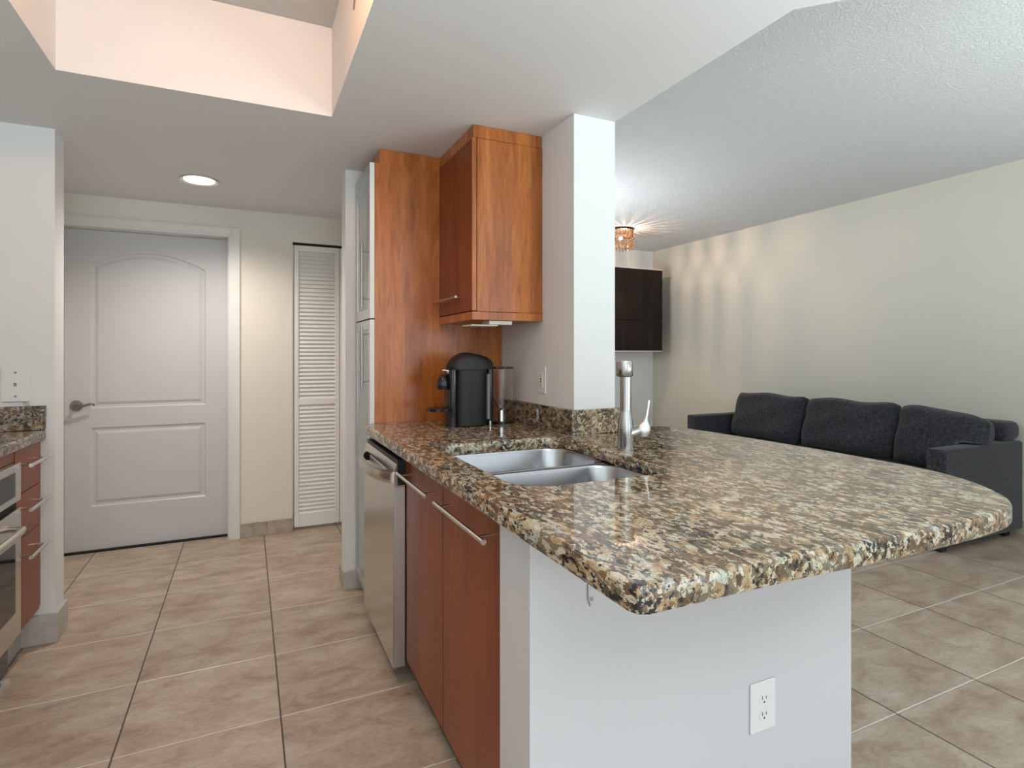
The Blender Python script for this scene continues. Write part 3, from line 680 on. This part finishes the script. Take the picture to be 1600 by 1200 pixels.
# ------------------------------------------------------------------ chandelier in the living room
CX, CY = 3.672, 5.07
ch = thing('crystal_ceiling_light', 'flush amber crystal ceiling light glowing beside the white column', 'light', (CX, CY, ZC))
bm = nb(); lathe(bm, (CX, CY, ZC-.0005), [(.14, 0), (.145, -.012), (.135, -.02)], 40); obj('base_plate', bm, 'bronze', ch, smooth=True)
proto = None
def crystal(k, tier):
    global proto
    a = 2*PI*(k+.5*tier)/28; r = .135
    if proto is None:
        bm = nb(); R = []
        for h, s in ((0, .3), (-.02, .9), (-.05, 1.), (-.08, .85), (-.098, .25)):
            R.append([bm.verts.new((.010*s*math.cos(b), .0135*s*math.sin(b), h)) for b in [i*PI/3 for i in range(6)]])
        skin(bm, R); me = bpy.data.meshes.new('crystal'); bm.to_mesh(me); bm.free(); me.materials.append(M['amber'])
        c_ = proto = bpy.data.objects.new('crystal', me)
    else: c_ = proto.copy()
    COL.objects.link(c_); c_.parent = ch; c_.location = (r*math.cos(a), r*math.sin(a), -.022-.105*tier); c_.rotation_euler = (0, 0, a)
for tier in (0, 1):
    for k in range(28): crystal(k, tier)
bm = nb(); n = 40
for zz in (ZC-.122, ):
    tube(bm, [(CX+.135*math.cos(2*PI*i/n), CY+.135*math.sin(2*PI*i/n), zz) for i in range(n+1)], .003, 8)
obj('frame_ring', bm, 'bronze', ch, smooth=True)
bm = nb(); bmesh.ops.create_uvsphere(bm, u_segments=16, v_segments=10, radius=.02, matrix=Matrix.Translation((CX, CY, ZC-.10))); obj('bulb', bm, 'bulb', ch, smooth=True)
point('chandelier_glow', (CX+.03, CY-.03, ZC-.10), 30, (1, .68, .48), .012)

# ------------------------------------------------------------------ dark hanging cabinet
hc = thing('hanging_cabinet', 'dark espresso two-door wall cabinet hung beside the white column', 'cabinet', (4.2, 5.8, 1.29))
obj('body', B(3.60, 4.640, 5.57, 6.019, 1.292, 2.281), 'espresso', hc)
bm = nb(); obj('top_panel', B(3.60, 4.646, 5.545, 6.019, 2.282, 2.290), 'trim_white', hc); obj('bottom_panel', B(3.60, 4.646, 5.545, 6.019, 1.284, 1.2915), 'trim_white', hc)
obj('door', B(3.60, 4.643, 5.548, 5.569, 1.664, 2.280, bevel=.001, seg=1), 'espresso', hc)
obj('door', B(3.60, 4.643, 5.548, 5.569, 1.293, 1.658, bevel=.001, seg=1), 'espresso', hc)

# ------------------------------------------------------------------ sofa
sf = thing('sofa', 'charcoal grey fabric three-seat sofa with square arms along the beige wall', 'sofa', (4.4, 3.2, 0))
for y0, y1 in ((2.05, 2.165), (4.215, 4.34)): obj('arm', B(3.935, 4.865, y0, y1, .045, .655, bevel=.018, seg=4), 'fabric', sf, smooth=True)
obj('base', B(3.96, 4.86, 2.167, 4.213, .05, .30, bevel=.012, seg=3), 'fabric', sf, smooth=True)
obj('seat', B(3.95, 4.66, 2.17, 4.21, .302, .445, bevel=.03, seg=4), 'fabric', sf, smooth=True)
obj('backrest', box(B(4.66, 4.868, 2.062, 4.33, .657, .79, bevel=.045, seg=5), 4.665, 4.865, 2.17, 4.21, .302, .70), 'fabric', sf, smooth=True)
for x in (4.0, 4.75):
    for y in (2.12, 4.27): obj('foot', B(x-.03, x+.03, y-.03, y+.03, 0, .0445, bevel=.004), 'black_matte', sf)
def cushion(label, yc, sy, zc, sz, droop=0, th=.19, tilt=math.radians(17), xc=4.43):
    bm = nb(); bmesh.ops.create_cube(bm, size=1); bmesh.ops.subdivide_edges(bm, edges=bm.edges[:], cuts=13, use_grid_fill=True)
    for v in bm.verts:
        x, y, z = v.co*2
        ee = max(0, 1-abs(y)**5)**.4*max(0, 1-abs(z)**5)**.4
        pin = 1-.03*(abs(y)*abs(z))**4
        X = x*th/2*(.34+.66*ee)+.006*math.sin(6*z+4*y+yc)
        Y = y*sy/2*pin*(1-.02*z*z); Z = z*sz/2*pin+.008*math.sin(5*y+yc*2)*abs(z)
        X += -.012*math.exp(-((y+.6)**2+(z+.75)**2)*14)*(x < 0)
        wx = xc+X*math.cos(tilt)+Z*math.sin(tilt); wz = zc-X*math.sin(tilt)+Z*math.cos(tilt); wy = yc+Y
        wz -= droop*max(0, -y)*max(0, z*.5+.5)
        if wy < 2.185: wz = max(wz, .668+.02*(wy-2.0))     # rests on the arm
        v.co = Vector((min(wx, 4.655) if wz < .80 else wx, wy, max(wz, .450)))
    o = obj('back_cushion', bm, 'fabric', loc=(xc, yc, zc-sz/2), smooth=False)
    md = o.modifiers.new('sub', 'SUBSURF'); md.levels = 1; md.render_levels = 2
    for f in o.data.polygons: f.use_smooth = True
    tag(o, label, 'cushion', 'loose back cushions on the sofa')
cushion('charcoal back cushion at the far end of the sofa', 3.795, .765, .668, .425)
cushion('middle charcoal back cushion on the sofa with creased lower corner', 3.015, .765, .668, .425)
cushion('charcoal back cushion slumped against the near sofa arm', 2.335, .575, .662, .425, droop=.06)
